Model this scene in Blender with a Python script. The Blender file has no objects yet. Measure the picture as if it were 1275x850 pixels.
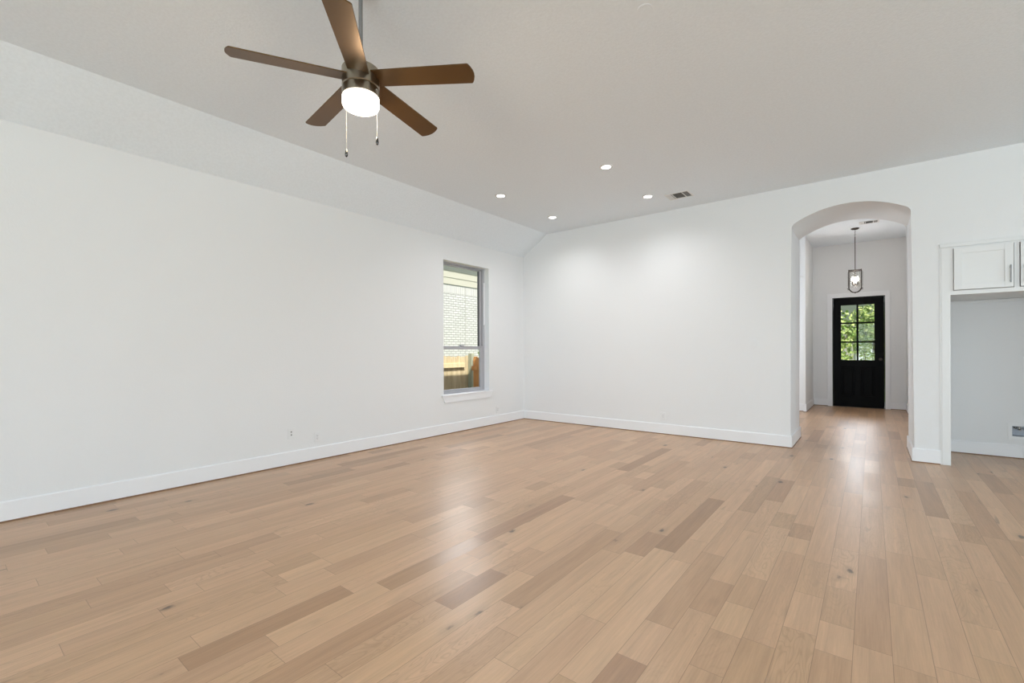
import bpy, bmesh, math, random
from mathutils import Vector, Matrix
random.seed(7)
C = bpy.context.scene.collection
S = 1.12                       # all plans below are drawn at 1:1.12
PI = math.pi

# ------------------------------------------------------------------ camera
F_PX, CY, YAW, ROLL, CAM_H = 569.95, 436.5, -0.6658, -0.0037, 1.15
fwd = Vector((math.sin(YAW), math.cos(YAW), 0)); rt = Vector((math.cos(YAW), -math.sin(YAW), 0)); up = Vector((0, 0, 1))
r2 = rt*math.cos(ROLL) + up*math.sin(ROLL); u2 = up*math.cos(ROLL) - rt*math.sin(ROLL)
cam = bpy.data.objects.new('camera', bpy.data.cameras.new('camera')); C.objects.link(cam)
cam.matrix_world = Matrix(((r2.x, u2.x, -fwd.x, 0), (r2.y, u2.y, -fwd.y, 0), (r2.z, u2.z, -fwd.z, CAM_H*S), (0, 0, 0, 1)))
cam.data.sensor_width = 36; cam.data.lens = F_PX/1275*36; cam.data.shift_y = (CY-425)/1275
cam.data.clip_start = 0.05; cam.data.clip_end = 300
bpy.context.scene.camera = cam

# ------------------------------------------------------------------ light
vs = bpy.context.scene.view_settings
vs.view_transform = 'Standard'; vs.look = 'None'; vs.gamma = 1; vs.use_curve_mapping = False; vs.exposure = 0.20
w = bpy.data.worlds.new('sky'); bpy.context.scene.world = w; w.use_nodes = True
nt = w.node_tree; bg = nt.nodes['Background']
sky = nt.nodes.new('ShaderNodeTexSky'); sky.sky_type = 'NISHITA'; sky.sun_disc = False
sky.sun_elevation = math.radians(50); sky.sun_rotation = math.radians(80); sky.altitude = 200
nt.links.new(sky.outputs[0], bg.inputs[0]); bg.inputs[1].default_value = 0.16
def light(name, kind, loc, energy, rot=(0, 0, 0), color=(1, 1, 1), **k):
    d = bpy.data.lights.new(name, kind); d.energy = energy; d.color = color
    for a, v in k.items(): setattr(d, a, v)
    o = bpy.data.objects.new(name, d); C.objects.link(o); o.location = Vector(loc)*S; o.rotation_euler = rot
    return o
SUN = 7.0
sdir = Vector((1.0, -0.48, 1.52))
so = light('sun', 'SUN', (0, 0, 8), SUN, color=(1, .97, .92), angle=math.radians(.6))
so.rotation_euler = sdir.to_track_quat('Z', 'Y').to_euler()
# daylight entering the large windows of the wall behind the camera and of the kitchen side wall
WIN_REAR = [(-3.1, -1.1), (-0.6, 1.4), (1.9, 3.9)]
LR, LS = (14, 150, 190), (6, 98)
for (a, b), LP in zip(WIN_REAR, LR):
    light('window_daylight', 'AREA', ((a+b)/2, -4.58, 1.45), LP, rot=(PI/2+.12, 0, 0), color=(.76, .90, 1), shape='RECTANGLE', size=2.0*S, size_y=1.9*S)
WIN_SIDE = [(-1.2, 0.8), (2.0, 4.2)]
for (a, b), LP in zip(WIN_SIDE, LS):
    light('window_daylight', 'AREA', (5.68, (a+b)/2, 1.5), LP, rot=(0, PI/2+.30, 0), color=(.76, .90, 1), shape='RECTANGLE', size=1.7*S, size_y=(b-a)*S)

light('hall_fill_light', 'AREA', (-2.70, 8.5, 1.6), 42, rot=(0, -PI/2, 0), color=(.90, .95, 1), shape='RECTANGLE', size=1.5*S, size_y=1.3*S)  # added area lamp that brightens the foyer; the hall wall has no window

# area lamp added above the fence, makes the left window reflect in the floor
light('side_reflection_light', 'AREA', (-7.4, 8.0, 3.80), 185, rot=(math.radians(64), 0, math.radians(-137)), color=(.95, .97, 1), shape='RECTANGLE', size=3.2*S, size_y=1.0*S)
# added area lamp standing in for bright sky, throws glare on the foyer floor
light('front_glare_light', 'AREA', (-.2, 16.0, 3.35), 400, rot=(-PI/2+.35, 0, 0), color=(.93, .96, 1), shape='RECTANGLE', size=3.0*S, size_y=1.8*S)

# ------------------------------------------------------------------ helpers
class MB:
    def __init__(s): s.bm = bmesh.new()
    def box(s, x0, x1, y0, y1, z0, z1, bev=0, seg=2):
        vs_ = [s.bm.verts.new((x, y, z)) for x in (x0, x1) for y in (y0, y1) for z in (z0, z1)]
        fs = [s.bm.faces.new([vs_[i] for i in q]) for q in ((0, 1, 3, 2), (4, 6, 7, 5), (0, 4, 5, 1), (2, 3, 7, 6), (0, 2, 6, 4), (1, 5, 7, 3))]
        if bev:
            es = list({e for f in fs for e in f.edges})
            bmesh.ops.bevel(s.bm, geom=es, offset=bev, segments=seg, affect='EDGES', profile=.5)
        return s
    def tube(s, pts, r, n=12, cap=True, closed=False):
        pts = [Vector(p) for p in pts]; rings = []; m = len(pts)
        rr = r if isinstance(r, (list, tuple)) else [r]*m
        prev = None
        for i, p in enumerate(pts):
            if closed: t = (pts[(i+1) % m]-pts[i-1]).normalized()
            else: t = (pts[min(i+1, m-1)]-pts[max(i-1, 0)]).normalized()
            a = prev if prev is not None else (Vector((0, 0, 1)) if abs(t.z) < .9 else Vector((1, 0, 0)))
            u = (a - t*a.dot(t)).normalized(); v = t.cross(u); prev = u
            rings.append([s.bm.verts.new(p+(u*math.cos(k*2*PI/n)+v*math.sin(k*2*PI/n))*rr[i]) for k in range(n)])
        for i in range(m if closed else m-1):
            A, B = rings[i], rings[(i+1) % m]
            for k in range(n): s.bm.faces.new((A[k], A[(k+1) % n], B[(k+1) % n], B[k]))
        if cap and not closed: s.bm.faces.new(rings[0][::-1]); s.bm.faces.new(rings[-1])
        return s
    def lathe(s, prof, c=(0, 0, 0), n=40, axis='z', closed=False):
        c = Vector(c); rings = []
        def pt(r, h, a):
            if axis == 'z': return c+Vector((r*math.cos(a), r*math.sin(a), h))
            if axis == 'y': return c+Vector((r*math.cos(a), h, r*math.sin(a)))
            return c+Vector((h, r*math.cos(a), r*math.sin(a)))
        for r, h in prof:
            if r < 1e-6: rings.append([s.bm.verts.new(pt(0, h, 0))])
            else: rings.append([s.bm.verts.new(pt(r, h, k*2*PI/n)) for k in range(n)])
        prs = list(zip(rings, rings[1:])) + ([(rings[-1], rings[0])] if closed else [])
        for A, B in prs:
            for k in range(n):
                q = [A[k % len(A)], A[(k+1) % n % len(A)], B[(k+1) % n % len(B)], B[k % len(B)]]
                q = list(dict.fromkeys(q))
                if len(q) > 2: s.bm.faces.new(q)
        return s
    def prism(s, pts, d):
        """closed outline pts (3D), swept by vector d"""
        d = Vector(d); a = [s.bm.verts.new(p) for p in pts]; b = [s.bm.verts.new(Vector(p)+d) for p in pts]
        f = s.bm.faces.new(a); s.bm.faces.new(b[::-1]); n = len(a)
        for i in range(n): s.bm.faces.new((a[i], b[i], b[(i+1) % n], a[(i+1) % n]))
        return s
def origin(o):
    v = Vector((0, 0, 0))
    while o: v += o.location; o = o.parent
    return v
def obj(name, mb, mat, parent=None, smooth=False, base=None, recalc=True):
    bm = mb.bm
    if recalc: bmesh.ops.recalc_face_normals(bm, faces=bm.faces)
    me = bpy.data.meshes.new(name)
    loc = Vector((0, 0, 0))
    if parent is None and base is not None: loc = Vector(base)*S
    off = origin(parent)+loc
    for v in bm.verts: v.co = v.co*S - off
    bm.to_mesh(me); bm.free()
    for p in me.polygons: p.use_smooth = smooth
    if smooth: 
        try: me.set_sharp_from_angle(angle=math.radians(40))
        except Exception: pass
    me.materials.append(mat)
    o = bpy.data.objects.new(name, me); C.objects.link(o); o.location = loc
    if parent: o.parent = parent
    return o
def tag(o, label=None, cat=None, group=None, kind=None):
    if label: o['label'] = label
    if cat: o['category'] = cat
    if group: o['group'] = group
    if kind: o['kind'] = kind
    return o
def thing(name, loc, label, cat, group=None, kind=None):
    o = bpy.data.objects.new(name, None); o.empty_display_size = .1; C.objects.link(o); o.location = Vector(loc)*S
    return tag(o, label, cat, group, kind)
def structure(name, mb, mat, label, cat, **k):
    return tag(obj(name, mb, mat, **k), label, cat, None, 'structure')
def grid_slab(mb, axis, p0, p1, ua, ub, za, zb, holes):
    """a wall slab p0..p1 thick along axis, with rectangular holes (u0,u1,z0,z1)"""
    us = sorted({ua, ub, *[h[0] for h in holes], *[h[1] for h in holes]}); zs = sorted({za, zb, *[h[2] for h in holes], *[h[3] for h in holes]})
    solid = lambda i, j: 0 <= i < len(us)-1 and 0 <= j < len(zs)-1 and not any(h[0] <= (us[i]+us[i+1])/2 <= h[1] and h[2] <= (zs[j]+zs[j+1])/2 <= h[3] for h in holes)
    P = lambda p, u, z: (p, u, z) if axis == 'x' else (u, p, z)
    bm = mb.bm; F = lambda *q: bm.faces.new([bm.verts.new(v) for v in q])
    for i in range(len(us)-1):
        for j in range(len(zs)-1):
            if not solid(i, j): continue
            u0, u1, z0, z1 = us[i], us[i+1], zs[j], zs[j+1]
            for p in (p0, p1): F(P(p, u0, z0), P(p, u1, z0), P(p, u1, z1), P(p, u0, z1))
            if not solid(i-1, j): F(P(p0, u0, z0), P(p1, u0, z0), P(p1, u0, z1), P(p0, u0, z1))
            if not solid(i+1, j): F(P(p0, u1, z0), P(p1, u1, z0), P(p1, u1, z1), P(p0, u1, z1))
            if not solid(i, j-1): F(P(p0, u0, z0), P(p1, u0, z0), P(p1, u1, z0), P(p0, u1, z0))
            if not solid(i, j+1): F(P(p0, u0, z1), P(p1, u0, z1), P(p1, u1, z1), P(p0, u1, z1))
    bmesh.ops.remove_doubles(bm, verts=bm.verts, dist=1e-5)
    return mb

# ------------------------------------------------------------------ materials
def mat(name, col, rough=.5, metal=0, **k):
    m = bpy.data.materials.new(name); m.use_nodes = True; b = m.node_tree.nodes['Principled BSDF']
    b.inputs['Base Color'].default_value = (*col, 1); b.inputs['Roughness'].default_value = rough; b.inputs['Metallic'].default_value = metal
    for a, v in k.items(): b.inputs[a.replace('_', ' ')].default_value = v
    return m
def nodes(m): return m.node_tree.nodes, m.node_tree.links, m.node_tree.nodes['Principled BSDF']
def math_(n, l, op, a, b=None, c=None):
    x = n.new('ShaderNodeMath'); x.operation = op
    for i, v in enumerate((a, b, c)):
        if v is None: continue
        if isinstance(v, (int, float)): x.inputs[i].default_value = v
        else: l.new(v, x.inputs[i])
    return x.outputs[0]
def mixc(n, l, fac, a, b, mode='MIX'):
    x = n.new('ShaderNodeMix'); x.data_type = 'RGBA'; x.blend_type = mode
    for s_, v in ((x.inputs[0], fac), (x.inputs[6], a), (x.inputs[7], b)):
        if isinstance(v, (int, float)): s_.default_value = v
        elif isinstance(v, tuple): s_.default_value = (*v, 1) if len(v) == 3 else v
        else: l.new(v, s_)
    return x.outputs[2]
def noise(n, l, vec, scale, detail=2, rough=.5, dist=0):
    x = n.new('ShaderNodeTexNoise'); x.inputs['Scale'].default_value = scale; x.inputs['Detail'].default_value = detail
    x.inputs['Roughness'].default_value = rough; x.inputs['Distortion'].default_value = dist
    if vec is not None: l.new(vec, x.inputs['Vector'])
    return x.outputs[0]
def remap(n, l, v, a, b, c=0, d=1):
    x = n.new('ShaderNodeMapRange'); l.new(v, x.inputs[0])
    for i, q in enumerate((a, b, c, d)): x.inputs[i+1].default_value = q
    return x.outputs[0]
def scaled(n, l, vec, s):
    x = n.new('ShaderNodeMapping'); x.inputs['Scale'].default_value = s; l.new(vec, x.inputs[0]); return x.outputs[0]
def bump(n, l, b, h, strength, dist):
    x = n.new('ShaderNodeBump'); x.inputs['Strength'].default_value = strength; x.inputs['Distance'].default_value = dist
    l.new(h, x.inputs['Height']); l.new(x.outputs[0], b.inputs['Normal'])
def plaster(name, col, scale, strength, mott=.0):
    m = mat(name, col, .85); n, l, b = nodes(m); tc = n.new('ShaderNodeTexCoord').outputs['Object']
    h = noise(n, l, tc, scale, 3, .55); bump(n, l, b, h, strength, .004)
    if mott:
        q = remap(n, l, noise(n, l, tc, scale*.8, 2), .35, .65, 1-mott, 1)
        l.new(mixc(n, l, 1, col, q, 'MULTIPLY'), b.inputs['Base Color'])
    return m
M = {}
M['wall'] = plaster('wall_paint', (.83, .83, .83), 75, .30)
M['ceiling'] = plaster('ceiling_paint', (.86, .91, .955), 60, .55, .035)
M['trim'] = mat('trim_paint', (.88, .88, .89), .35)
M['shoe'] = mat('shoe_wood', (.22, .115, .055), .5)
M['plastic'] = mat('white_plastic', (.82, .82, .82), .35)
M['slot'] = mat('dark_slot', (.10, .10, .10), .5)
M['vinyl'] = mat('grey_window_vinyl', (.43, .425, .445), .4)
M['cabinet'] = mat('cabinet_paint', (.80, .80, .79), .4)
M['nickel'] = mat('brushed_nickel', (.42, .40, .37), .32, 1)
M['steel'] = mat('cabinet_pull_metal', (.30, .30, .30), .35, .8)
M['black_door'] = mat('black_door_paint', (.003, .003, .003), .4, Specular_IOR_Level=.06)
M['bronze'] = mat('dark_bronze', (.055, .042, .036), .4, .7)
M['candle'] = mat('candle_sleeve', (.10, .09, .085), .5, .4)
M['grille'] = mat('register_dark', (.20, .20, .19), .7)
M['vent'] = mat('register_white', (.78, .78, .77), .5)
def glow(name, col, st):
    m = mat(name, (.9, .9, .88), .3); n, l, b = nodes(m)
    b.inputs['Emission Color'].default_value = (*col, 1); b.inputs['Emission Strength'].default_value = st; return m
M['lens'] = glow('lit_lens', (1, .97, .92), 9)
M['bowl'] = glow('lit_opal_glass', (1, .95, .86), 3.2)
M['bulb'] = glow('lit_bulb', (1, .93, .82), 14)
def glass(name, tint=(1, 1, 1), gl=.08, wavy=0):
    m = bpy.data.materials.new(name); m.use_nodes = True; n, l = m.node_tree.nodes, m.node_tree.links
    n.remove(n['Principled BSDF']); t = n.new('ShaderNodeBsdfTransparent'); t.inputs[0].default_value = (*tint, 1)
    g = n.new('ShaderNodeBsdfGlossy'); g.inputs['Roughness'].default_value = .03
    fr = n.new('ShaderNodeLayerWeight'); sch = math_(n, l, 'POWER', fr.outputs['Facing'], 5)
    mx = n.new('ShaderNodeMixShader'); l.new(math_(n, l, 'MULTIPLY_ADD', sch, .6, gl*.35), mx.inputs[0])
    l.new(t.outputs[0], mx.inputs[1]); l.new(g.outputs[0], mx.inputs[2]); l.new(mx.outputs[0], n['Material Output'].inputs[0]); return m
M['glass'] = glass('window_glass', (.97, .97, .97), .022)
M['lantern_glass'] = glass('lantern_glass', (.95, .95, .94), .12)

# wood floor: each plank of the floor mesh carries its own tone in attributes
def floor_mat():
    m = mat('oak_planks', (.5, .35, .22), .3); n, l, b = nodes(m)
    uv = n.new('ShaderNodeUVMap'); uv.uv_map = 'grain'; g = uv.outputs[0]
    ue = n.new('ShaderNodeUVMap'); ue.uv_map = 'edge'
    at = n.new('ShaderNodeAttribute'); at.attribute_name = 'tone'; sp = n.new('ShaderNodeSeparateColor'); l.new(at.outputs['Color'], sp.inputs[0])
    R_, G_, B_ = sp.outputs
    cr = n.new('ShaderNodeValToRGB'); l.new(R_, cr.inputs[0]); e = cr.color_ramp.elements
    e[0].position = 0; e[0].color = (.375, .215, .116, 1); e[1].position = 1; e[1].color = (.650, .420, .255, 1)
    for p, c in ((.08, (.475, .290, .165)), (.22, (.540, .340, .198)), (.5, (.575, .365, .216)), (.75, (.615, .395, .236))):
        q = cr.color_ramp.elements.new(p); q.color = (*c, 1)
    col = mixc(n, l, remap(n, l, G_, 0, 1, 0, .30), cr.outputs[0], (.62, .385, .260))
    # fine fibres, wider streaks
    fib = noise(n, l, scaled(n, l, g, (150, 5, 1)), 1, 3, .6)
    stk = noise(n, l, scaled(n, l, g, (26, 1.4, 1)), 1, 3, .55, .4)
    col = mixc(n, l, 1, col, remap(n, l, fib, .3, .7, .93, 1.06), 'MULTIPLY')
    col = mixc(n, l, 1, col, remap(n, l, stk, .3, .7, .90, 1.06), 'MULTIPLY')
    # cathedral figure on some planks: contour lines of a stretched noise
    cn = noise(n, l, scaled(n, l, g, (13, 2.6, 1)), 1, 1.5, .45, .5)
    ct = math_(n, l, 'SINE', math_(n, l, 'MULTIPLY', cn, 95))
    cg = math_(n, l, 'MULTIPLY', remap(n, l, ct, .35, 1), remap(n, l, B_, .55, .85, .10, 1))
    col = mixc(n, l, math_(n, l, 'MULTIPLY', cg, .21), col, (.27, .165, .09))
    # mineral streaks and knots
    ms = noise(n, l, scaled(n, l, g, (30, 3.2, 1)), 1, 2, .5, .6)
    col = mixc(n, l, remap(n, l, ms, .715, .80, 0, .6), col, (.22, .15, .10))
    vo = n.new('ShaderNodeTexVoronoi'); vo.inputs['Scale'].default_value = 1; l.new(scaled(n, l, g, (5.5, 2.6, 1)), vo.inputs['Vector'])
    vs_ = n.new('ShaderNodeSeparateColor'); l.new(vo.outputs['Color'], vs_.inputs[0])
    wob = math_(n, l, 'ADD', vo.outputs['Distance'], math_(n, l, 'MULTIPLY', math_(n, l, 'SUBTRACT', noise(n, l, scaled(n, l, g, (60, 30, 1)), 1, 2), .5), .09))
    siz = math_(n, l, 'MULTIPLY', vs_.outputs[1], .11)
    kn = math_(n, l, 'MULTIPLY', math_(n, l, 'GREATER_THAN', vs_.outputs[0], .42), remap(n, l, math_(n, l, 'SUBTRACT', siz, wob), -.02, .02))
    halo = math_(n, l, 'MULTIPLY', math_(n, l, 'GREATER_THAN', vs_.outputs[0], .42), remap(n, l, math_(n, l, 'SUBTRACT', siz, wob), -.16, .02, 0, .35))
    col = mixc(n, l, halo, col, (.30, .195, .12))
    col = mixc(n, l, math_(n, l, 'MULTIPLY', kn, .8), col, (.09, .065, .05))
    # joints between planks
    se = n.new('ShaderNodeSeparateXYZ'); l.new(ue.outputs[0], se.inputs[0])
    jn = math_(n, l, 'MINIMUM', se.outputs[0], se.outputs[1])
    jm = remap(n, l, jn, .0004, .0016, 1, 0)
    col = mixc(n, l, math_(n, l, 'MULTIPLY', jm, .62), col, (.16, .09, .05))
    l.new(col, b.inputs['Base Color'])
    l.new(remap(n, l, math_(n, l, 'ADD', math_(n, l, 'MULTIPLY', G_, .8), math_(n, l, 'MULTIPLY', fib, .2)), 0, 1, .30, .37), b.inputs['Roughness'])
    hh = math_(n, l, 'SUBTRACT', math_(n, l, 'ADD', math_(n, l, 'MULTIPLY', fib, .12), math_(n, l, 'MULTIPLY', cg, -.3)), math_(n, l, 'MULTIPLY', jm, 1.2))
    bump(n, l, b, hh, .25, .0012)
    b.inputs['Specular IOR Level'].default_value = .5
    return m
M['floor'] = floor_mat()

# ------------------------------------------------------------------ room numbers
XL, YB, XK, ZL, ZC = -4.633, 6.225, -4.157, 2.73, 3.049
YB2 = 7.065; XR = 5.6; YR = -4.5
AL, AR, ASP, ARI = -0.746, 0.336, 2.59, 0.167   # arch: left, right, spring height, rise
YF, ZF, FXL, FXR = 11.37, 3.27, -0.957, 0.520   # foyer: door wall, ceiling, side walls
YH = 9.975                                      # wall that closes the side hall

# ------------------------------------------------------------------ floor
def build_floor():
    mb = MB(); bm = mb.bm
    lg = bm.loops.layers.uv.new('grain'); le = bm.loops.layers.uv.new('edge'); lt = bm.loops.layers.float_color.new('tone')
    W = .1175; k0 = int((XL-.2-.0585)//W)
    k = k0; rr = random.Random(21)
    while .0585+k*W < XR+.2:
        x0, x1 = .0585+k*W, .0585+(k+1)*W; k += 1
        y = YR-.3-rr.random()*.9
        while y < YF+.08:
            L = rr.choice((.26, .34, .42, .55, .7, .85, 1.0, 1.15))*rr.uniform(.92, 1.08); y1 = min(y+L, YF+.08)
            if y1-y < .03: break
            tone = rr.random(); 
            if rr.random() < .07: tone *= .3
            col = (tone, rr.random(), rr.random(), 1); ox, oy = rr.uniform(0, 60), rr.uniform(0, 60)
            N = 2
            # every plank is split along its middle so both edge distances interpolate exactly
            xm, ym = (x0+x1)/2, (y+y1)/2
            hw, hl = (x1-x0)/2*S, (y1-y)/2*S
            c = [(x0, y, 0, 0), (x1, y, 0, 0), (x1, y1, 0, 0), (x0, y1, 0, 0)]
            # the four quads of the plank around its centre
            P = {}
            for i, xx in enumerate((x0, xm, x1)):
                for j, yy in enumerate((y, ym, y1)):
                    P[i, j] = (bm.verts.new((xx, yy, 0)), (hw if i == 1 else 0, hl if j == 1 else 0))
            for i in (0, 1):
                for j in (0, 1):
                    q = [P[i, j], P[i+1, j], P[i+1, j+1], P[i, j+1]]
                    f = bm.faces.new([a[0] for a in q])
                    for lp, a in zip(f.loops, q):
                        co = a[0].co
                        lp[lg].uv = (co.x-x0+ox, co.y-y+oy); lp[le].uv = a[1]; lp[lt] = col
            y = y1
    # slab underneath gives the floor its thickness
    o = structure('floor', mb, M['floor'], 'light oak plank floor with knots, running towards the front door', 'floor', recalc=False)
    return o
build_floor()
sub = MB().box(XL-.3, XR+.3, YR-.3, YF+.2, -.25, -.004)
M['concrete'] = plaster('concrete', (.45, .44, .42), 20, .3, .15)
structure('trim_9', sub, M['concrete'], 'concrete slab underneath the oak floor', 'slab')

# ------------------------------------------------------------------ walls
mb = grid_slab(MB(), 'x', XL-.16, XL, YR-.15, YB2, -.25, 2.98, [(4.37, 5.33, .540, 2.417)])
structure('wall_left', mb, M['wall'], 'long white left wall with the single tall window', 'wall')
# back wall: one outline with the arch and the alcove cut out of it
def arch_z(x):
    c = (AL+AR)/2; h = (AR-AL)/2; Rr = (h*h+ARI*ARI)/(2*ARI); return ASP+ARI-Rr+math.sqrt(Rr*Rr-(x-c)**2)
AX0, AX1, AZ = .575, 1.60, 2.185
arc = [(AL+(AR-AL)*i/28, arch_z(AL+(AR-AL)*i/28)) for i in range(29)]
o2 = [(XL, -.2), (AL, -.2)] + arc + [(AR, -.2), (AX0, -.2), (AX0, AZ), (AX1, AZ), (AX1, -.2), (XR+.15, -.2), (XR+.15, ZC+.15), (XK-.02, ZC+.15), (XL-.0, ZL+.25)]
mb = MB().prism([(x, YB, z) for x, z in o2], (0, YB2-YB, 0))
bm = mb.bm; bm.edges.ensure_lookup_table()
def on_arch(v): 
    return (abs(v.co.x-AL) < 1e-4 or abs(v.co.x-AR) < 1e-4 or (AL < v.co.x < AR and v.co.z > 2)) and v.co.z <= ASP+ARI+.01
es = [e for e in bm.edges if on_arch(e.verts[0]) and on_arch(e.verts[1]) and abs(e.verts[0].co.y-e.verts[1].co.y) < 1e-4]
bmesh.ops.bevel(bm, geom=es, offset=.016, segments=4, affect='EDGES', profile=.5)
structure('wall_back', mb, M['wall'], 'white far wall with the arched opening and the cabinet alcove', 'wall')
mb = grid_slab(MB(), 'y', 7.055, 7.20, AX0-.05, AX1+.2, -.2, ZF+.1, [(1.163, 1.322, .230, .338)])
structure('wall_alcove', mb, M['wall'], 'white back of the alcove below the wall cabinets', 'wall')
# rear and kitchen side walls, behind and beside the camera, with their windows
mb = grid_slab(MB(), 'y', YR-.15, YR, XL, XR+.15, -.2, ZC+.15, [(a, b, .5, 2.4) for a, b in WIN_REAR])
structure('wall_rear', mb, M['wall'], 'white wall behind the camera with three windows', 'wall')
mb = grid_slab(MB(), 'x', XR, XR+.15, YR, YB, -.2, ZC+.15, [(a, b, .65, 2.35) for a, b in WIN_SIDE])
structure('sun_block_slab', MB().box(XR+.15, XR+2.6, YR, YB, 2.75, 2.9), M['trim'], 'unseen slab added to shade the kitchen windows from sun', 'roof')  # added out of view to keep direct sun out of the kitchen windows
structure('wall_right', mb, M['wall'], 'white kitchen side wall with two windows', 'wall')
# ceilings
mb = MB().prism([(XK, YR-.15, ZC), (XR+.15, YR-.15, ZC), (XR+.15, YR-.15, ZC+.14), (XK, YR-.15, ZC+.14)], (0, YB+.05-YR+.15, 0))
structure('ceiling', mb, M['ceiling'], 'flat textured white ceiling above the living room', 'ceiling')
mb = MB().prism([(XL, YR-.15, ZL), (XK, YR-.15, ZC), (XK, YR-.15, ZC+.14), (XL, YR-.15, ZL+.14)], (0, YB+.05-YR+.15, 0))
structure('ceiling_slope', mb, M['ceiling'], 'narrow sloped ceiling strip above the left wall', 'ceiling')
# foyer and side hall
mb = grid_slab(MB(), 'y', YF, YF+.16, -2.9, FXR+.3, -.2, ZF+.2, [(-.630, .212, -.2, 2.196)])
structure('wall_front', mb, M['wall'], 'white foyer wall around the black front door', 'wall')
mb = MB().box(FXL-.02-.12, FXL, YH+.12, YF, -.2, ZF+.1)
structure('wall_foyer_left', mb, M['wall'], 'short white foyer wall left of the front door', 'wall')
mb = grid_slab(MB(), 'y', YH, YH+.12, -2.9, FXL, -.2, ZF+.1, [(-1.42, -.993, -.2, 2.505)])
mb.box(-1.5, -.98, YH+.10, YH+.16, -.2, 2.6)
structure('wall_hall_end', mb, M['wall'], 'white side hall wall with a shallow recess', 'wall')
structure('wall_foyer_right', MB().box(FXR, FXR+.14, 7.06, YF, -.2, ZF+.1), M['wall'], 'white foyer wall right of the front door', 'wall')
structure('wall_hall_left', MB().box(-2.9, -2.76, 7.0, YF, -.2, ZF+.1), M['wall'], 'white wall at the far left end of the side hall', 'wall')
structure('wall_hall_near', MB().box(-2.9, XL+2.0, 7.0, 7.06, -.2, ZF+.1), M['wall'], 'white side hall wall behind the living room', 'wall')
structure('ceiling_foyer', MB().box(-2.9, FXR+.14, YB2-.6, YF, ZF, ZF+.12), M['ceiling'], 'higher white foyer ceiling beyond the arch', 'ceiling')

# baseboards with an eased top edge and a thin wooden shoe below
BH, BT = .142, .013
def base_run(mb, sh, p0, p1, n):
    """run from p0 to p1 (xy) on a wall whose outward normal is n"""
    p0, p1, n = Vector((*p0, 0)), Vector((*p1, 0)), Vector((*n, 0)); d = p1-p0
    pr = [(0, .010), (BT, .010), (BT, BH-.008), (BT-.005, BH), (0, BH)]
    mb.prism([p0+n*a+Vector((0, 0, z)) for a, z in pr], d)
    pr = [(0, 0), (BT+.004, 0), (BT+.003, .007), (BT-.001, .0115), (0, .0115)]
    sh.prism([p0+n*a+Vector((0, 0, z)) for a, z in pr], d)
def base(idx, runs, label):
    mb, sh = MB(), MB()
    for r in runs: base_run(mb, sh, *r)
    o = structure(idx, mb, M['trim'], label, 'baseboard'); obj('shoe_strip', sh, M['shoe'], o)
base('baseboard_left', [((XL, YR), (XL, YB), (1, 0))], 'tall white baseboard along the left wall')
base('baseboard_back', [((XL, YB), (AL, YB), (0, -1)), ((AL, YB-BT), (AL, YB2+BT), (1, 0))], 'white baseboard along the far wall, left of the arch')
base('baseboard_pier', [((AR, YB), (.536, YB), (0, -1)), ((AR, YB-BT), (AR, YB2+BT), (-1, 0))], 'white baseboard on the pier between arch and cabinet')
base('baseboard_alcove', [((.613, 7.055), (1.505, 7.055), (0, -1))], 'white baseboard at the back of the cabinet alcove')
base('baseboard_right', [((AX1, YB), (XR, YB), (0, -1)), ((XR, YR), (XR, YB), (-1, 0)), ((XL, YR), (XR, YR), (0, 1))], 'white baseboard on the kitchen side walls')
base('baseboard_foyer', [((FXL, YF), (-.704, YF), (0, -1)), ((.286, YF), (FXR, YF), (0, -1)), ((FXL, YH-BT), (FXL, YF), (1, 0)), ((-.993, YH), (FXL, YH), (0, -1)),
      ((-1.42, YH+.10), (-.993, YH+.10), (0, -1)), ((FXR, 7.07), (FXR, YF), (-1, 0)), ((-2.76, YH), (-1.42, YH), (0, -1))], 'white baseboard around the foyer walls')

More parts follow.
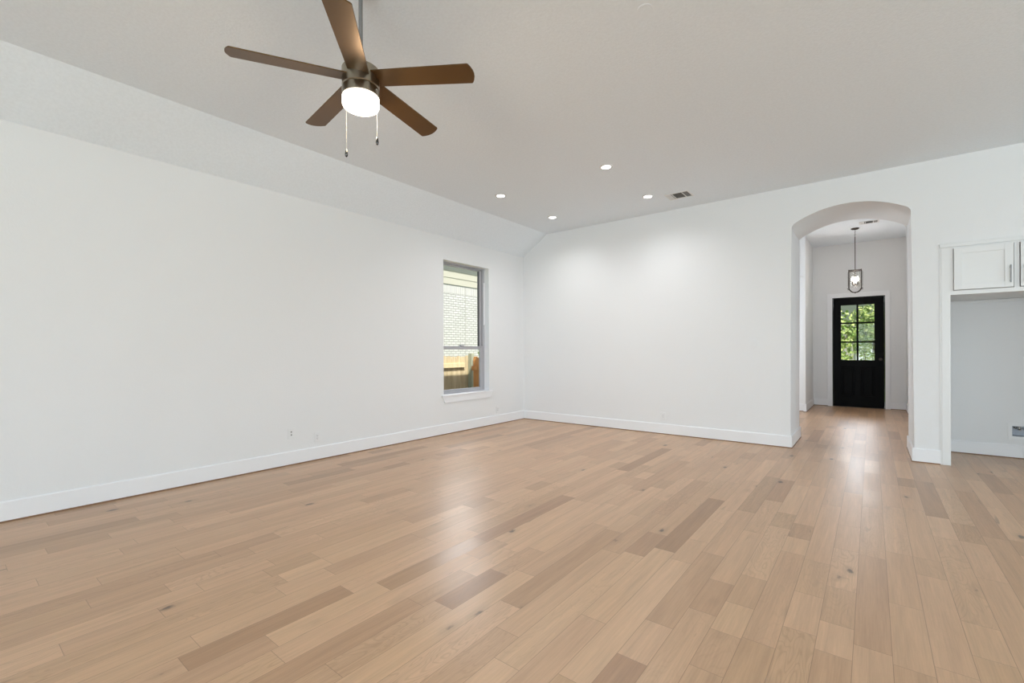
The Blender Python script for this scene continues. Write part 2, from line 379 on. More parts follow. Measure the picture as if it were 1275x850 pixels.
# ------------------------------------------------------------------ left window
def window():
    W = thing('window_1', (XL, 4.85, .54), 'tall single-hung window in the left wall looking onto pale brick', 'window', kind='structure')
    y0, y1, z0, z1 = 4.37, 5.33, .540, 2.417
    xf = XL-.098
    f = MB()   # outer frame, stepped
    for a, b, c, d, e, g in ((y0, y0+.035, z0, z1, 0, .06), (y1-.035, y1, z0, z1, 0, .06), (y0+.035, y1-.035, z1-.024, z1, 0, .06), (y0+.035, y1-.035, z0, z0+.03, 0, .06)):
        f.box(xf-g, xf, a, b, c, d, .003, 1)
    obj('window_frame', f, M['vinyl'], W)
    u = MB(); xs = xf-.032   # upper sash sits outside
    for a, b, c, d in ((y0+.035, y0+.075, 1.175, z1-.035), (y1-.09, y1-.035, 1.175, z1-.035), (y0+.075, y1-.09, z1-.046, z1-.024), (y0+.075, y1-.09, 1.175, 1.205)):
        u.box(xs-.026, xs, a, b, c, d, .002, 1)
    us = obj('upper_sash', u, M['vinyl'], W)
    obj('pane', MB().box(xs-.016, xs-.012, y0+.07, y1-.085, 1.20, z1-.04), M['glass'], us)
    lo = MB(); xs = xf-.004
    for a, b, c, d in ((y0+.035, y0+.075, z0+.03, 1.222), (y1-.095, y1-.035, z0+.03, 1.222), (y0+.075, y1-.095, 1.172, 1.222), (y0+.075, y1-.095, z0+.03, z0+.058)):
        lo.box(xs-.027, xs, a, b, c, d, .003, 1)
    obj('sash_shade_strip', MB().box(xf-.058, xf-.028, y1-.096, y1-.0865, 1.20, z1-.04), M['slot'], us)  # dark strip put in for the shaded sash edge beside the glass
    ls = obj('lower_sash', lo, M['vinyl'], W)
    obj('pane', MB().box(xs-.018, xs-.014, y0+.07, y1-.09, z0+.05, 1.18), M['glass'], ls)
    lk = MB().box(xs-.024, xs+.012, 4.80, 4.87, 1.222, 1.240, .004).tube([(xs+.006, 4.85, 1.236), (xs+.010, 4.89, 1.240)], .004, 8)
    lk.box(xs-.005, xs+.008, y1-.105, y1-.055, 1.205, 1.229, .003)
    obj('sash_lock', lk, M['vinyl'], ls)
    tr = MB().box(xf-.001, xf+.010, y1-.022, y1-.004, 1.55, 2.20, .002, 1)
    obj('jamb_track', tr, M['trim'], W)
    si = MB()   # stool and apron with tapered ends
    pts = [(4.330, .534), (5.392, .534), (5.392, .524), (5.332, .437), (4.386, .437), (4.330, .524)]
    si.prism([(XL, y, z) for y, z in pts], (.017, 0, 0))
    si.box(XL-.098, XL, y0+.001, y1-.001, .534, .5415); si.box(XL, XL+.028, 4.330, 5.392, .5245, .5415, .003)
    obj('window_sill', si, M['trim'], W)
    rv = MB()  # painted reveal lining
    rv.box(XL-.098, XL+.0005, y1-.004, y1-.0005, .5415, z1); rv.box(XL-.098, XL+.0005, y0+.0005, y0+.004, .5415, z1); rv.box(XL-.098, XL+.0005, y0, y1, z1-.004, z1-.0005)
    obj('reveal_lining', rv, M['trim'], W)
window()
# windows of the rear and kitchen walls
def plain_window(idx, axis, p, a, b, z0, z1, label):
    W = thing(idx, ((a+b)/2, p, z0) if axis == 'y' else (p, (a+b)/2, z0), label, 'window', kind='structure')
    def bx(m, u0, u1, c, d, t0=-.03, t1=.03): 
        return m.box(u0, u1, p+t0, p+t1, c, d) if axis == 'y' else m.box(p+t0, p+t1, u0, u1, c, d)
    f = MB(); bx(f, a, a+.05, z0, z1); bx(f, b-.05, b, z0, z1); bx(f, a, b, z1-.05, z1); bx(f, a, b, z0, z0+.05); bx(f, (a+b)/2-.02, (a+b)/2+.02, z0, z1)
    obj('window_frame', f, M['trim'], W)
k = 2
for a, b in WIN_REAR:
    plain_window('window_%d' % k, 'y', YR-.04, a, b, .5, 2.4, 'white window behind the camera, %s' % ('nearest the left wall', 'in the middle', 'nearest the kitchen')[k-2]); k += 1
for a, b in WIN_SIDE:
    plain_window('window_%d' % k, 'x', XR+.04, a, b, .65, 2.35, 'white kitchen side window, %s' % ('nearer the camera', 'nearer the far wall')[k-5]); k += 1

# ------------------------------------------------------------------ front door
def front_door():
    D = thing('door_1', (-.21, YF, 0), 'black front door with six small panes and two lower panels', 'door', kind='structure')
    x0, x1, z0, z1 = -.614, .196, .006, 2.180; yf = YF+.045; yb = yf+.042
    gx = [(-.486, -.235), (-.203, .045)]; gz = [(.938, 1.286), (1.315, 1.665), (1.694, 2.040)]
    px = [(-.486, -.262), (-.170, .054)]; pz = (.215, .812)
    holes = [(a, b, c, d) for a, b in gx for c, d in gz] + [(a, b, *pz) for a, b in px]
    s = grid_slab(MB(), 'y', yf, yb, x0, x1, z0, z1, holes)
    for a, b in px:   # raised field inside each panel opening
        s.box(a, b, yf+.014, yb-.006, *pz)
        s.box(a+.035, b-.035, yf+.004, yf+.02, pz[0]+.035, pz[1]-.035, .009, 2)
        for q in ((a, a+.010, *pz), (b-.010, b, *pz), (a, b, pz[0], pz[0]+.010), (a, b, pz[1]-.010, pz[1])): s.box(q[0], q[1], yf-.003, yf+.016, q[2], q[3], .003, 1)
    obj('door_leaf', s, M['black_door'], D)
    for a, b in gx:
        for c, d in gz:
            obj('pane', MB().box(a, b, yf+.018, yf+.023, c, d), M['glass'], D)
    h = MB().lathe([(0, -.012), (.028, -.012), (.030, -.006), (.030, .002)], (.140, yf, .955), 24, 'y')
    h.tube([(.140, yf-.01, .955), (.140, yf-.045, .955)], .009, 10); h.lathe([(0, -.072), (.020, -.070), (.029, -.060), (.026, -.048), (.012, -.042)], (.140, yf, .955), 24, 'y')
    obj('door_knob', h, M['bronze'], D, smooth=True)
    h = MB().lathe([(0, -.014), (.024, -.014), (.028, -.008), (.028, .002)], (.140, yf, 1.09), 24, 'y'); h.box(.136, .144, yf-.03, yf-.012, 1.075, 1.105, .002, 1)
    obj('deadbolt', h, M['black_door'], D)
    j = MB()   # jamb
    for q in ((x0-.016, x0-.003, 0, z1+.014), (x1+.003, x1+.016, 0, z1+.014)): j.box(q[0], q[1], YF, YF+.16, q[2], q[3])
    j.box(x0-.016, x1+.016, YF, YF+.16, z1+.003, z1+.016)
    obj('door_frame', j, M['black_door'], D)
    c = MB()   # casing: stepped profile
    for t, i in ((.014, .0), (.019, .010)):
        w_ = .086-i
        c.box(x0-.012-w_, x0-.012-.0, YF-t, YF, 0, z1+.012+w_, .002, 1); c.box(x1+.012, x1+.012+w_-.008, YF-t, YF, 0, z1+.012+w_, .002, 1)
        c.box(x0-.012, x1+.012, YF-t, YF, z1+.012, z1+.012+w_, .002, 1)
    obj('door_casing', c, M['trim'], D)
    obj('threshold', MB().box(x0, x1, YF-.01, YF+.15, -.004, .008, .003), M['bronze'], D)
    for zz in (.3, 1.1, 1.9):
        obj('hinge', MB().tube([(x0-.004, yf-.006, zz-.045), (x0-.004, yf-.006, zz+.045)], .006, 8), M['bronze'], D)
front_door()

# ------------------------------------------------------------------ cabinet around the alcove
def cabinet():
    K = thing('wall_cabinet', (1.06, YB, 0), 'white built-in cabinet with shaker doors above the open alcove', 'cabinet')
    yf = YB-.010; zb = 1.683; xl, xr = .537, .613
    sp = MB().box(xl+.012, xr, yf, 7.05, .002, zb, .001, 1); sp.box(xl, xl+.012, YB-.006, YB+.02, .002, 2.15)
    obj('side_panel', sp, M['cabinet'], K)
    obj('side_panel', MB().box(1.505, 1.592, yf, 7.05, .002, zb, .001, 1), M['cabinet'], K)
    ff = MB(); ff.box(xl+.012, .632, yf, YB+.02, zb, 2.15); ff.box(1.043, 1.076, yf, YB+.02, zb, 2.15); ff.box(1.487, 1.592, yf, YB+.02, zb, 2.15)
    ff.box(xl+.012, 1.592, yf, YB+.02, 2.150, 2.156); ff.box(.632, 1.043, yf, YB+.02, zb, zb+.04); ff.box(1.076, 1.487, yf, YB+.02, zb, zb+.04); ff.box(.632, 1.043, yf, YB+.02, 2.136, 2.150); ff.box(1.076, 1.487, yf, YB+.02, 2.136, 2.150)
    obj('face_frame', ff, M['cabinet'], K)
    cs = MB(); cs.box(xr-.01, 1.51, YB+.02, 7.05, zb, zb+.018); cs.box(xr-.01, 1.51, YB+.02, 7.05, 2.14, 2.158); cs.box(xr-.01, 1.51, 7.03, 7.05, zb, 2.15)
    obj('carcass', cs, M['cabinet'], K)
    obj('ledger', MB().box(xr, 1.505, 7.036, 7.055, 1.652, zb, .001, 1), M['cabinet'], K)
    tp = MB(); tp.box(xl-.003, 1.60, yf-.004, YB+.005, 2.156, 2.190, .002, 1); tp.box(xl-.003, 1.60, yf-.010, yf-.004, 2.152, 2.160, .002, 1)
    obj('top_trim', tp, M['cabinet'], K)
    for a, b, hx in ((.636, 1.037, 1.014), (1.081, 1.482, 1.105)):
        d = MB(); c0, c1 = 1.727, 2.137; t = .0575; y0, y1 = yf-.019, yf-.001
        d.box(a, a+t, y0, y1, c0, c1, .0012, 1); d.box(b-t, b, y0, y1, c0, c1, .0012, 1); d.box(a+t, b-t, y0, y1, c1-t, c1, .0012, 1); d.box(a+t, b-t, y0, y1, c0, c0+t, .0012, 1)
        d.box(a+t-.005, b-t+.005, y0+.010, y1, c0+t-.005, c1-t+.005)
        D = obj('cabinet_door', d, M['cabinet'], K)
        h = MB().tube([(hx, y0-.028, 1.766), (hx, y0-.028, 1.928)], .0055, 12)
        for zz in (1.785, 1.909): h.tube([(hx, y0+.002, zz), (hx, y0-.028, zz)], .0045, 10)
        obj('handle', h, M['steel'], D, smooth=True)
cabinet()

# ------------------------------------------------------------------ wall plates
def plate(name, kind, face, u, p, z, label, cat, w_=.0665, h_=.104, group=None, gangs=1):
    """face: '+x' plate on a wall at x=p facing +x, '-y' on a wall at y=p facing -y, '-x'"""
    def bx(m, u0, u1, t0, t1, z0, z1, bev=0):
        if face == '-y': return m.box(u+u0, u+u1, p-t1, p-t0, z+z0, z+z1, bev, 2)
        if face == '+x': return m.box(p+t0, p+t1, u+u0, u+u1, z+z0, z+z1, bev, 2)
        return m.box(p-t1, p-t0, u+u0, u+u1, z+z0, z+z1, bev, 2)
    T = thing(name, (u, p, z) if face == '-y' else (p, u, z), label, cat, group)
    m = MB(); bx(m, -w_/2, w_/2, 0, .005, -h_/2, h_/2, .0022); obj('cover_plate', m, M['plastic'], T)
    if kind == 'outlet':
        m = MB(); bx(m, -.015, .015, .0045, .0072, -.030, .030, .001); D = obj('receptacle', m, M['plastic'], T)
        s = MB()
        for zz in (.014, -.014):
            for uu in (-.0055, .0055): bx(s, uu-.0013, uu+.0013, .0071, .0076, zz-.001, zz+.0065)
            bx(s, -.002, .002, .0071, .0076, zz-.009, zz-.005)
        obj('slots', s, M['slot'], D)
    elif kind == 'coax':
        for zz in (.016, -.014):
            m = MB(); bx(m, -.006, .006, .0045, .009, zz-.006, zz+.006, .002)
            obj('jack', m, M['slot'], T)
    elif kind == 'blank':
        m = MB()
        for zz in (.036, -.036): bx(m, -.003, .003, .0045, .0060, zz-.003, zz+.003, .001)
        obj('screw', m, M['plastic'], T)
    else:
        for g in range(gangs):
            c = (g-(gangs-1)/2)*.041
            m = MB(); bx(m, c-.0145, c+.0145, .0045, .0075, -.029, .029, .001); D = obj('rocker', m, M['plastic'], T)
            m = MB(); bx(m, c-.0125, c+.0125, .0070, .0098, -.026, .001, .001); obj('paddle', m, M['plastic'], D)
    return T
plate('wall_outlet', 'coax', '+x', 2.265, XL, .319, 'white jack plate with two dark sockets, leftmost on the left wall', 'outlet')
plate('wall_outlet', 'outlet', '+x', 2.542, XL, .243, 'white electrical outlet on the left wall, right of the jack plate', 'outlet')
plate('wall_outlet', 'outlet', '+x', 5.525, XL, .226, 'white electrical outlet between the window and the far corner', 'outlet')
plate('wall_outlet', 'outlet', '-y', -2.252, YB, .246, 'white electrical outlet low on the far wall', 'outlet')
plate('light_switch', 'switch', '-y', -1.128, YB, 1.222, 'white light switch on the far wall left of the arch', 'light switch')
plate('light_switch', 'switch', '-y', .386, YF, 1.180, 'white double light switch right of the front door', 'light switch', w_=.104, gangs=2)
plate('light_switch', 'switch', '-x', 6.330, AR, 1.205, 'white light switch on the right inner side of the arch', 'light switch')
plate('wall_outlet', 'outlet', '-y', 1.273, 7.055, 1.020, 'white outlet on the alcove back wall below the cabinet', 'outlet')

# recessed water supply box in the alcove
def supply_box():
    y = 7.055
    B = thing('supply_box', (1.24, y, .2), 'white recessed water supply box low on the alcove wall', 'utility box')
    f = MB(); a, b, c, d = 1.133, 1.352, .200, .368; i0, i1, j0, j1 = 1.163, 1.322, .230, .338
    for q in ((a, i0, c, d), (i1, b, c, d), (i0, i1, j1, d), (i0, i1, c, j0)): f.box(q[0], q[1], y-.007, y, q[2], q[3], .001, 1)
    obj('frame', f, M['plastic'], B)
    r = MB(); e = .0006
    r.box(i0+e, i1-e, y+.085, y+.09, j0+e, j1-e); r.box(i0+e, i0+.004, y, y+.09, j0+e, j1-e); r.box(i1-.004, i1-e, y, y+.09, j0+e, j1-e); r.box(i0+e, i1-e, y, y+.09, j0+e, j0+.004); r.box(i0+e, i1-e, y, y+.09, j1-.004, j1-e)
    obj('liner', r, mat('box_liner', (.50, .53, .58), .5), B)
    v = MB(); v.tube([(1.225, y+.05, .334), (1.225, y+.05, .300)], .010, 12); v.tube([(1.225, y+.05, .302), (1.225, y+.012, .296)], .008, 12); v.tube([(1.20, y+.05, .315), (1.25, y+.05, .315)], .007, 10)
    v.tube([(1.275, y+.04, .33), (1.262, y+.03, .31), (1.285, y+.03, .285)], .006, 8)
    obj('valve', v, M['nickel'], B, smooth=True)
    v = MB(); v.lathe([(.004, -.004), (.016, -.003), (.016, .003), (.004, .004)], (1.195, y+.03, .322), 16, 'y')
    v.tube([(1.18, y+.05, .334), (1.185, y+.03, .318)], .007, 8); obj('valve_handle', v, M['slot'], B)
supply_box()

# ------------------------------------------------------------------ ceiling fixtures
def can_light(x, y, label):
    T = thing('recessed_light', (x, y, ZC), label, 'ceiling light', 'recessed lights in the living room ceiling')
    obj('trim_ring', MB().lathe([(.048, -.004), (.050, -.0075), (.066, -.005), (.070, 0), (.048, 0)], (x, y, ZC), 40, closed=True), M['vent'], T, smooth=True)
    obj('lens', MB().lathe([(0, -.003), (.030, -.0035), (.0485, -.003), (.0485, -.0005), (0, -.0005)], (x, y, ZC), 40), M['lens'], T, smooth=True)
    l_ = light('downlight', 'SPOT', (x, y, ZC-.03), 32, color=(.98, .98, 1), spot_size=math.radians(155), spot_blend=1, shadow_soft_size=.05)
    l_.parent = T; l_.location = (0, 0, -.03*S)
can_light(-3.564, 4.326, 'lit recessed ceiling light nearest the slope and the fan, leftmost of four')
can_light(-3.567, 5.488, 'lit recessed ceiling light closest to the far left corner above the window')
can_light(-2.152, 4.329, 'lit recessed ceiling light farthest out from the far wall, highest in view')
can_light(-2.166, 5.485, 'lit recessed ceiling light just left of the ceiling air vent')

def register(name, x0, x1, y0, y1, z, label, secs):
    T = thing(name, ((x0+x1)/2, (y0+y1)/2, z), label, 'air vent')
    f = MB(); b = .022
    for q in ((x0, x0+b, y0, y1), (x1-b, x1, y0, y1), (x0+b, x1-b, y0, y0+b), (x0+b, x1-b, y1-b, y1)): f.box(q[0], q[1], q[2], q[3], z-.007, z, .002, 1)
    for s0, s1 in secs[1:]: f.box(s0-.010, s0-.001, y0+b, y1-b, z-.007, z)
    obj('frame', f, M['vent'], T)
    obj('damper', MB().box(x0+b, x1-b, y0+b, y1-b, z-.0022, z-.0005), M['grille'], T)
    for i, (s0, s1) in enumerate(secs):
        g = MB()
        if i == 1:
            n = 8
            for k in range(n):
                yy = y0+b+(y1-y0-2*b)*(k+.5)/n; g.prism([(s0, yy-.008, z-.006), (s0, yy-.007, z-.0065), (s0, yy+.003, z-.0025), (s0, yy+.002, z-.002)], (s1-s0-.010, 0, 0))
        else:
            n = 4; sg = 1 if i == 0 else -1
            for k in range(n):
                xx = s0+(s1-s0-.01)*(k+.5)/n
                g.prism([(xx-sg*.007, y0+b, z-.006), (xx-sg*.006, y0+b, z-.0065), (xx+sg*.004, y0+b, z-.0025), (xx+sg*.003, y0+b, z-.002)], (0, y1-y0-2*b, 0))
        obj('louvers', g, M['vent'] if i == 0 else mat('louver_grey', (.30, .30, .29), .6), T)
register('ceiling_vent', -1.995, -1.705, 5.560, 5.800, ZC, 'white three-section air vent in the ceiling beside the recessed lights', [(-1.973, -1.915), (-1.905, -1.795), (-1.785, -1.727)])
register('ceiling_vent', -.160, .105, 9.56, 9.76, ZF, 'white air vent in the foyer ceiling in front of the lantern', [(-.138, -.080), (-.070, .025), (.035, .083)])
cd = MB().lathe([(0, -.002), (.036, -.002), (.042, -.0015), (.043, 0), (0, 0)], (-.988, 2.469, ZC), 40)
tag(obj('blank_cover', cd, M['ceiling'], base=(-.988, 2.469, ZC)), 'faint round painted cover on the ceiling near the top edge', 'ceiling cover')

# ceiling fan
def fan():
    x, y, zb = -2.0914, 1.3945, 2.565
    T = thing('ceiling_fan', (x, y, zb), 'bronze five-blade ceiling fan with a lit drum light', 'ceiling fan')
    m = M['fan_metal']
    obj('canopy', MB().lathe([(0, ZC-zb), (.055, ZC-zb), (.052, ZC-zb-.018), (.030, ZC-zb-.034), (.016, ZC-zb-.038), (0, ZC-zb-.038)], (x, y, zb), 40), m, T, smooth=True)
    obj('downrod', MB().tube([(x, y, ZC-.03), (x, y, zb+.07)], .0105, 20), M['rod_metal'], T, smooth=True)
    R0 = .094
    obj('motor_housing', MB().lathe([(0, .075), (.018, .075), (.020, .060), (.07, .058), (.087, .055), (R0, .049), (R0, -.041), (R0-.004, -.045), (R0-.010, -.045), (R0-.010, -.049), (0, -.049)], (x, y, zb), 56), m, T, smooth=True)
    LK = obj('light_kit', MB().lathe([(0, -.048), (R0-.002, -.048), (R0, -.051), (R0, -.090), (R0-.004, -.093), (0, -.093)], (x, y, zb), 56), m, T, smooth=True)
    obj('lamp_shade', MB().lathe([(R0-.004, -.0915), (R0-.001, -.096), (R0-.001, -.134), (R0-.005, -.144), (R0-.015, -.151), (.050, -.156), (0, -.158)], (x, y, zb), 56), M['bowl'], LK, smooth=True)
    a0 = .5093
    for k in range(5):
        a = a0+k*2*PI/5; ca, sa = math.cos(a), math.sin(a); tilt = math.radians(-11)
        def P(r, s_, h):   # r along the blade, s_ across, h up; pitched about the blade axis
            h2 = s_*math.sin(tilt)+h*math.cos(tilt); s2 = s_*math.cos(tilt)-h*math.sin(tilt)
            return (x+r*ca-s2*sa, y+r*sa+s2*ca, zb+h2-.048*(r-.1))
        RT, w0, w1 = .606, .054, .061
        out = [(.075, -w0), (.583, -w1), (.588, -w1+.004), (.597, -.040), (.604, -.020), (RT, 0), (.604, .020), (.597, .040), (.588, w1-.004), (.583, w1), (.075, w0)]
        b = MB(); b.prism([P(r, s_, -.003) for r, s_ in out], Vector(P(0, 0, .003))-Vector(P(0, 0, -.003)))
        bmesh.ops.triangulate(b.bm, faces=[f for f in b.bm.faces if len(f.verts) > 4])
        B = obj('blade', b, M['fan_blade'], T)
    for px, (ang, L) in enumerate(((3.42, .276), (.36, .243))):
        cx, cy = x+(R0+.003)*math.cos(ang), y+(R0+.003)*math.sin(ang); zt = zb-.066
        c = MB().tube([(cx, cy, zt), (cx, cy, zt-L)], .0007, 6)
        for q in range(int(L/.006)): c.lathe([(0, -.0012), (.0012, 0), (0, .0012)], (cx, cy, zt-q*.006), 6)
        c.tube([(x+(R0-.002)*math.cos(ang), y+(R0-.002)*math.sin(ang), zt), (cx, cy, zt)], .003, 8)
        PC = obj('pull_chain', c, M['chain'], T)
        obj('pull_fob', MB().lathe([(0, 0), (.0035, -.003), (.006, -.018), (.0078, -.030), (.0065, -.040), (0, -.046)], (cx, cy, zt-L), 16), M['fob'], PC, smooth=True)
    l_ = light('fan_bulb', 'POINT', (x, y, zb-.18), 15, color=(1, .78, .50), shadow_soft_size=.06)
    l_.parent = T; l_.location = (0, 0, -.18*S)
M['fan_metal'] = mat('fan_brushed_metal', (.34, .31, .25), .28, 1)
M['rod_metal'] = mat('fan_rod', (.30, .30, .30), .4, .8)
M['fan_blade'] = mat('fan_blade_bronze', (.125, .068, .024), .36, .55)
M['chain'] = mat('pull_chain_metal', (.5, .5, .48), .35, .7)
M['fob'] = mat('pull_fob_metal', (.10, .10, .10), .25, .9)
fan()

# foyer lantern
def lantern():
    x, y = -.222, 10.02; m = M['bronze']
    T = thing('pendant_lantern', (x, y, 2.2), 'bronze and glass lantern pendant with candle bulbs hanging before the front door', 'pendant light')
    obj('canopy', MB().lathe([(0, 0), (.060, 0), (.060, -.010), (.045, -.020), (.010, -.026), (0, -.030)], (x, y, ZF), 32), m, T, smooth=True)
    c = MB()
    for k in range(5):   # short chain
        zc = ZF-.034-k*.024; pts = []
        for q in range(16):
            t = q*2*PI/16; u, v = .0075*math.cos(t), .015*math.sin(t); pts.append((x+(u if k % 2 else 0), y+(0 if k % 2 else u), zc+v))
        c.tube(pts, .002, 6, closed=True)
    obj('chain', c, m, T, smooth=True)
    obj('stem', MB().tube([(x, y, ZF-.145), (x, y, 2.50)], .0055, 10), m, T, smooth=True)
    f = MB(); h = .088; zt, zb = 2.535, 2.218
    for sx in (-1, 1):
        for sy in (-1, 1): f.box(x+sx*h-.006, x+sx*h+.006, y+sy*h-.006, y+sy*h+.006, zb, zt+.006, .001, 1)
    for s_ in (-1, 1):
        f.box(x-h, x+h, y+s_*h-.005, y+s_*h+.005, zt-.010, zt+.002); f.box(x+s_*h-.005, x+s_*h+.005, y-h, y+h, zt-.010, zt+.002)
    f.box(x-h, x+h, y-.004, y+.004, zt-.008, zt); f.box(x-.004, x+.004, y-h, y+h, zt-.008, zt)
    for sx, sy in ((1, 1), (1, -1), (-1, 1), (-1, -1)):   # curved straps under the lantern
        pts = [(x+sx*h*q, y+sy*h*q, 2.148+.070*(q**2.6)) for q in (1, .92, .8, .65, .5, .3, .15, 0)]
        f.tube(pts, .0065, 8)
        f.tube([(x+sx*h, y+sy*h, zb), (x+sx*(h+.018), y+sy*(h+.018), zb-.006)], .006, 8)
    f.lathe([(0, -.020), (.010, -.012), (.010, .006), (0, .01)], (x, y, 2.150), 12)
    obj('frame', f, m, T)
    obj('glass_shade', MB().lathe([(.102, 2.250), (.108, 2.270), (.108, 2.500), (.100, 2.522), (.0985, 2.522), (.1065, 2.500), (.1065, 2.270), (.1005, 2.250)], (x, y, 0), 40, closed=True), M['lantern_glass'], T, smooth=True)
    cl = MB().tube([(x, y, 2.50), (x, y, 2.29)], .006, 10)
    cl.lathe([(0, -.01), (.014, -.006), (.014, .006), (0, .012)], (x, y, 2.285), 16)
    for k in range(4):
        a = PI/4+k*PI/2; bx_, by_ = x+.052*math.cos(a), y+.052*math.sin(a)
        cl.tube([(x, y, 2.285), (x+.03*math.cos(a), y+.03*math.sin(a), 2.270), (bx_, by_, 2.290)], .004, 8)
        cl.lathe([(0, 0), (.016, .004), (.010, .010), (.009, .012)], (bx_, by_, 2.285), 14)
    CL = obj('candle_cluster', cl, m, T, smooth=True)
    for k in range(4):
        a = PI/4+k*PI/2; bx_, by_ = x+.052*math.cos(a), y+.052*math.sin(a)
        cd_ = obj('candle', MB().tube([(bx_, by_, 2.292), (bx_, by_, 2.350)], .009, 12), M['candle'], CL, smooth=True)
        obj('bulb', MB().lathe([(0, 0), (.008, .004), (.015, .022), (.016, .034), (.010, .056), (.003, .072), (0, .075)], (bx_, by_, 2.350), 16), M['bulb'], cd_, smooth=True)
    l_ = light('lantern_glow', 'POINT', (x, y, 2.395), 12, color=(1, .88, .78), shadow_soft_size=.05)
    l_.parent = T; l_.location = (0, 0, .195*S)
lantern()

# ------------------------------------------------------------------ outside the left window
GZ = -.55
def noise_col(name, c1, c2, sc, rough=.9, strength=.5):
    m = mat(name, c1, rough); n, l, b = nodes(m); tc = n.new('ShaderNodeTexCoord').outputs['Object']
    f = noise(n, l, tc, sc, 4, .6); l.new(mixc(n, l, remap(n, l, f, .35, .65), c1, c2), b.inputs['Base Color']); bump(n, l, b, f, strength, .02); return m
M['grass'] = noise_col('lawn_grass', (.12, .20, .04), (.22, .30, .08), 14)
M['drive'] = noise_col('driveway_concrete', (.62, .60, .56), (.70, .68, .64), 6)
structure('ground', MB().box(-60, 60, -30, 70, GZ-.3, GZ), M['grass'], 'grassy ground around the house', 'ground')
def brick_mat():
    m = mat('pale_brick', (.6, .58, .5), .9); n, l, b = nodes(m); tc = n.new('ShaderNodeTexCoord').outputs['Object']
    sp = n.new('ShaderNodeSeparateXYZ'); l.new(tc, sp.inputs[0]); cb = n.new('ShaderNodeCombineXYZ'); l.new(sp.outputs[1], cb.inputs[0]); l.new(sp.outputs[2], cb.inputs[1])
    br = n.new('ShaderNodeTexBrick'); l.new(cb.outputs[0], br.inputs[0])
    for k_, v in (('Color1', (.56, .555, .52, 1)), ('Color2', (.47, .465, .43, 1)), ('Mortar', (.24, .235, .21, 1)), ('Scale', 1), ('Mortar Size', .010), ('Mortar Smooth', .2), ('Brick Width', .205), ('Row Height', .0757)):
        br.inputs[k_].default_value = v
    l.new(br.outputs[0], b.inputs['Base Color']); bump(n, l, b, br.outputs[1], -.4, .01); return m
M['brick'] = brick_mat()
M['soldier'] = mat('soldier_brick', (.52, .51, .47), .9)
M['mortar'] = mat('mortar', (.30, .29, .25), .95)
M['siding'] = mat('tan_siding', (.43, .415, .33), .7)
def neighbour():
    X = -9.4; H = thing('neighbour_house', (X, 10, GZ), 'neighbouring house with pale brick and tan lap siding beyond the fence', 'house')
    zs = 3.041
    obj('brick_wall', MB().box(X-.2, X, 0, 20, GZ, zs-.255), M['brick'], H)
    obj('mortar_band', MB().box(X-.2, X-.006, 0, 20, zs-.255, zs), M['mortar'], H)
    m = MB()
    for k in range(230): m.box(X-.1, X, 2+k*.078, 2+k*.078+.064, zs-.247, zs-.006)
    obj('soldier_course', m, M['soldier'], H)
    m = MB()
    for k in range(7):
        z = zs+k*.19; m.prism([(X-.1, 0, z), (X+.022, 0, z), (X+.008, 0, z+.20), (X-.1, 0, z+.20)], (0, 20, 0))
    obj('lap_siding', m, M['siding'], H)
    obj('control_joint', MB().box(X, X+.002, 9.75, 9.765, GZ, zs), M['mortar'], H)
    r = MB().prism([(X+.5, -.5, zs+1.1), (X+.5, -.5, zs+1.25), (X-4, -.5, zs+3), (X-4, -.5, zs+2.8), (X-.1, -.5, zs+1.1)], (0, 21, 0))
    obj('roof', r, mat('shingle_roof', (.10, .09, .085), .9), H)
neighbour()
def wood(name, c1, c2):
    m = mat(name, c1, .8); n, l, b = nodes(m); tc = n.new('ShaderNodeTexCoord').outputs['Object']
    f = noise(n, l, scaled(n, l, tc, (14, 14, 1.2)), 1, 3, .6); l.new(mixc(n, l, remap(n, l, f, .35, .65), c1, c2), b.inputs['Base Color']); return m
M['picket'] = wood('weathered_pine', (.42, .33, .19), (.60, .50, .31))
M['cedar'] = wood('cedar_boards', (.52, .21, .06), (.66, .33, .11))
M['rail'] = wood('fence_rail_pine', (.62, .50, .28), (.70, .58, .36))
FX, FY, FZ = -6.30, 6.60, 1.05
def pickets(mb, a, b, place, top, rnd):
    u = a
    while u < b-.05:
        w_ = .122; h = top+rnd.uniform(-.012, .012)
        pts = [(u, GZ+.04), (u+w_, GZ+.04), (u+w_, h-.03), (u+w_-.025, h), (u+.025, h), (u, h-.03)]
        mb.prism([place(q, z, 0) for q, z in pts], Vector(place(0, 0, .016))-Vector(place(0, 0, 0))); u += w_+.004
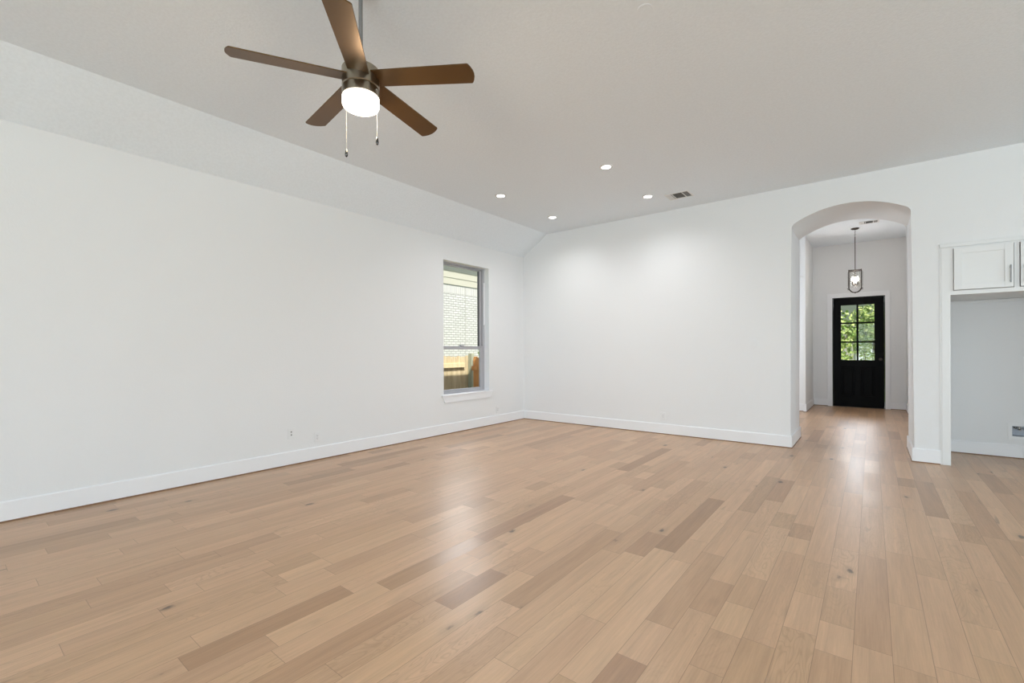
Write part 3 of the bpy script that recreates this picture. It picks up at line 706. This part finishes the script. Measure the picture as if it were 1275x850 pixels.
def fences():
    rnd = random.Random(4)
    F1 = thing('wooden_fence', (FX, 5, GZ), 'weathered pine picket fence running between the two houses', 'fence')
    m = MB(); pickets(m, 2.5, FY, lambda u, z, t: (FX-t, u, z), FZ, rnd); obj('pickets', m, M['picket'], F1)
    for z in (.83, GZ+.35):
        obj('rail', MB().box(FX, FX+.045, 2.5, FY-.12 if z > 0 else FY, z, z+.085, .003, 1), M['rail'], F1)
    for u in (2.6, 4.6): obj('post', MB().box(FX, FX+.085, u, u+.085, GZ, FZ-.05, .004, 1), M['rail'], F1)
    G = thing('cedar_gate', (FX+.6, FY, GZ), 'orange cedar side gate beside the weathered fence', 'gate')
    m = MB(); pickets(m, FX+.13, -4.85, lambda u, z, t: (u, FY+.02+t, z), FZ-.02, rnd); obj('pickets', m, M['cedar'], G)
    for z in (.77, GZ+.35): obj('rail', MB().box(FX+.12, -4.82, FY-.02, FY+.02, z, z+.085, .003, 1), M['cedar'], G)
    tag(obj('fence_post', MB().box(FX+.001, FX+.096, FY+.006, FY+.09, GZ, FZ+.05, .004, 1), mat('grey_green_post', (.33, .34, .24), .8), base=(FX, FY, GZ)), 'grey green post where the fence meets the cedar gate', 'fence post')
fences()

# ------------------------------------------------------------------ outside the front door
def leaf_mat(name, c1, c2):
    m = mat(name, c1, .6); n, l, b = nodes(m); oi = n.new('ShaderNodeNewGeometry')
    l.new(mixc(n, l, oi.outputs['Random Per Island'], c1, c2), b.inputs['Base Color'])
    return m
M['leaf'] = leaf_mat('leaf_green', (.13, .24, .03), (.45, .50, .16)); M['leaf_dark'] = leaf_mat('leaf_dark', (.05, .10, .02), (.16, .26, .05)); M['bark'] = mat('bark', (.12, .09, .06), .9)
def leaves(c, rad, n, size, rnd):
    m = MB(); bm = m.bm; c = Vector(c)
    for _ in range(n):
        d = Vector((rnd.gauss(0, 1), rnd.gauss(0, 1), rnd.gauss(0, 1))).normalized(); rr = rnd.random()**.4
        p = c+Vector((d.x*rad[0], d.y*rad[1], d.z*rad[2]))*rr
        a = Vector((rnd.gauss(0, 1), rnd.gauss(0, 1), rnd.gauss(0, 1))).normalized(); b = a.cross(d).normalized()*size*.4; a = a*size*rnd.uniform(.6, 1.2)
        bm.faces.new([bm.verts.new(q) for q in (p-a*.5, p+b, p+a*.5, p-b)])
    return m
def plant(name, x, y, zc, rad, n, size, m, label, cat, trunk=None, group=None):
    rnd = random.Random(int(x*100+y*10)+n)
    T = thing(name, (x, y, GZ), label, cat, group)
    obj('foliage', leaves((x, y, zc), rad, n, size, rnd), m, T, recalc=False)
    t = MB().tube([(x, y, GZ), (x+.03, y, (GZ+zc)/2), (x, y, zc)], [trunk or .03, (trunk or .03)*.8, (trunk or .03)*.5], 10)
    if trunk:
        for k in range(5):
            a = k*1.3; t.tube([(x, y, zc-rad[2]*.6), (x+math.cos(a)*rad[0]*.6, y+math.sin(a)*rad[1]*.6, zc+rad[2]*.2)], [trunk*.5, trunk*.15], 8)
    obj('stem', t, M['bark'], T)
def outside():
    structure('porch', MB().box(-2.5, 2.5, YF+.16, YF+1.9, GZ, -.03), M['drive'], 'concrete front porch slab', 'porch')
    structure('porch_roof', MB().box(-2.8, 2.8, YF+.16, YF+2.6, 2.52, 3.3), M['siding'], 'porch roof above the front door', 'roof')
    structure('walkway', MB().box(-.8, 9, 24.0, 27.5, GZ, GZ+.03), M['drive'], 'pale concrete street beyond the front lawn', 'street')
    for i, (x, y, r) in enumerate(((-.9, 17.2, .6), (.15, 17.6, .55), (1.2, 17.2, .6), (-2.2, 17.6, .6))):
        plant('shrub', x, y, .50, (r, .45, .62), 1500, .085, M['leaf'], ('leafy green shrub outside, seen through the lower left pane', 'leafy green shrub outside, seen between the lower panes', 'leafy green shrub outside, seen through the lower right pane', 'leafy green shrub farthest left in front of the house')[i], 'shrub')
    for i, (x, y, zc, r, n) in enumerate(((-1.2, 21.5, 1.5, .85, 1300), (.05, 25.5, 2.0, .9, 1500), (-.3, 29.5, 2.0, .8, 1000))):
        plant('tree', x, y, zc, (r, r, 1.35), n, .15, M['leaf'], ('small green tree left in the front door view', 'small green tree right in the front door view', 'low green tree across the lawn, centred in the front door view')[i], 'tree', trunk=.06)
    # pale house across the street
    H = thing('far_house', (0, 42, GZ), 'grey house across the street seen through the door panes', 'house')
    obj('wall', MB().box(-14, 12, 42, 50, GZ, 5.4), mat('grey_stucco', (.50, .46, .41), .9), H)
    obj('garage_door', MB().box(-.9, 1.6, 41.94, 42.02, GZ, 1.6), M['trim'], H)
    obj('roof', MB().prism([(-15, 41.3, 5.3), (-15, 46, 9), (-15, 51, 5.3)], (28, 0, 0)), mat('far_roof', (.2, .19, .18), .9), H)
    for xx in (-9, -5, 4, 8): obj('window', MB().box(xx, xx+1.4, 41.95, 42.02, 1, 3), mat('far_glass', (.05, .06, .07), .1), H)
    plant('shrub', -6.3, 7.3, 1.12, (.30, .25, .30), 260, .07, M['leaf_dark'], 'dark leafy shrub peeking over the cedar gate', 'shrub')
outside()
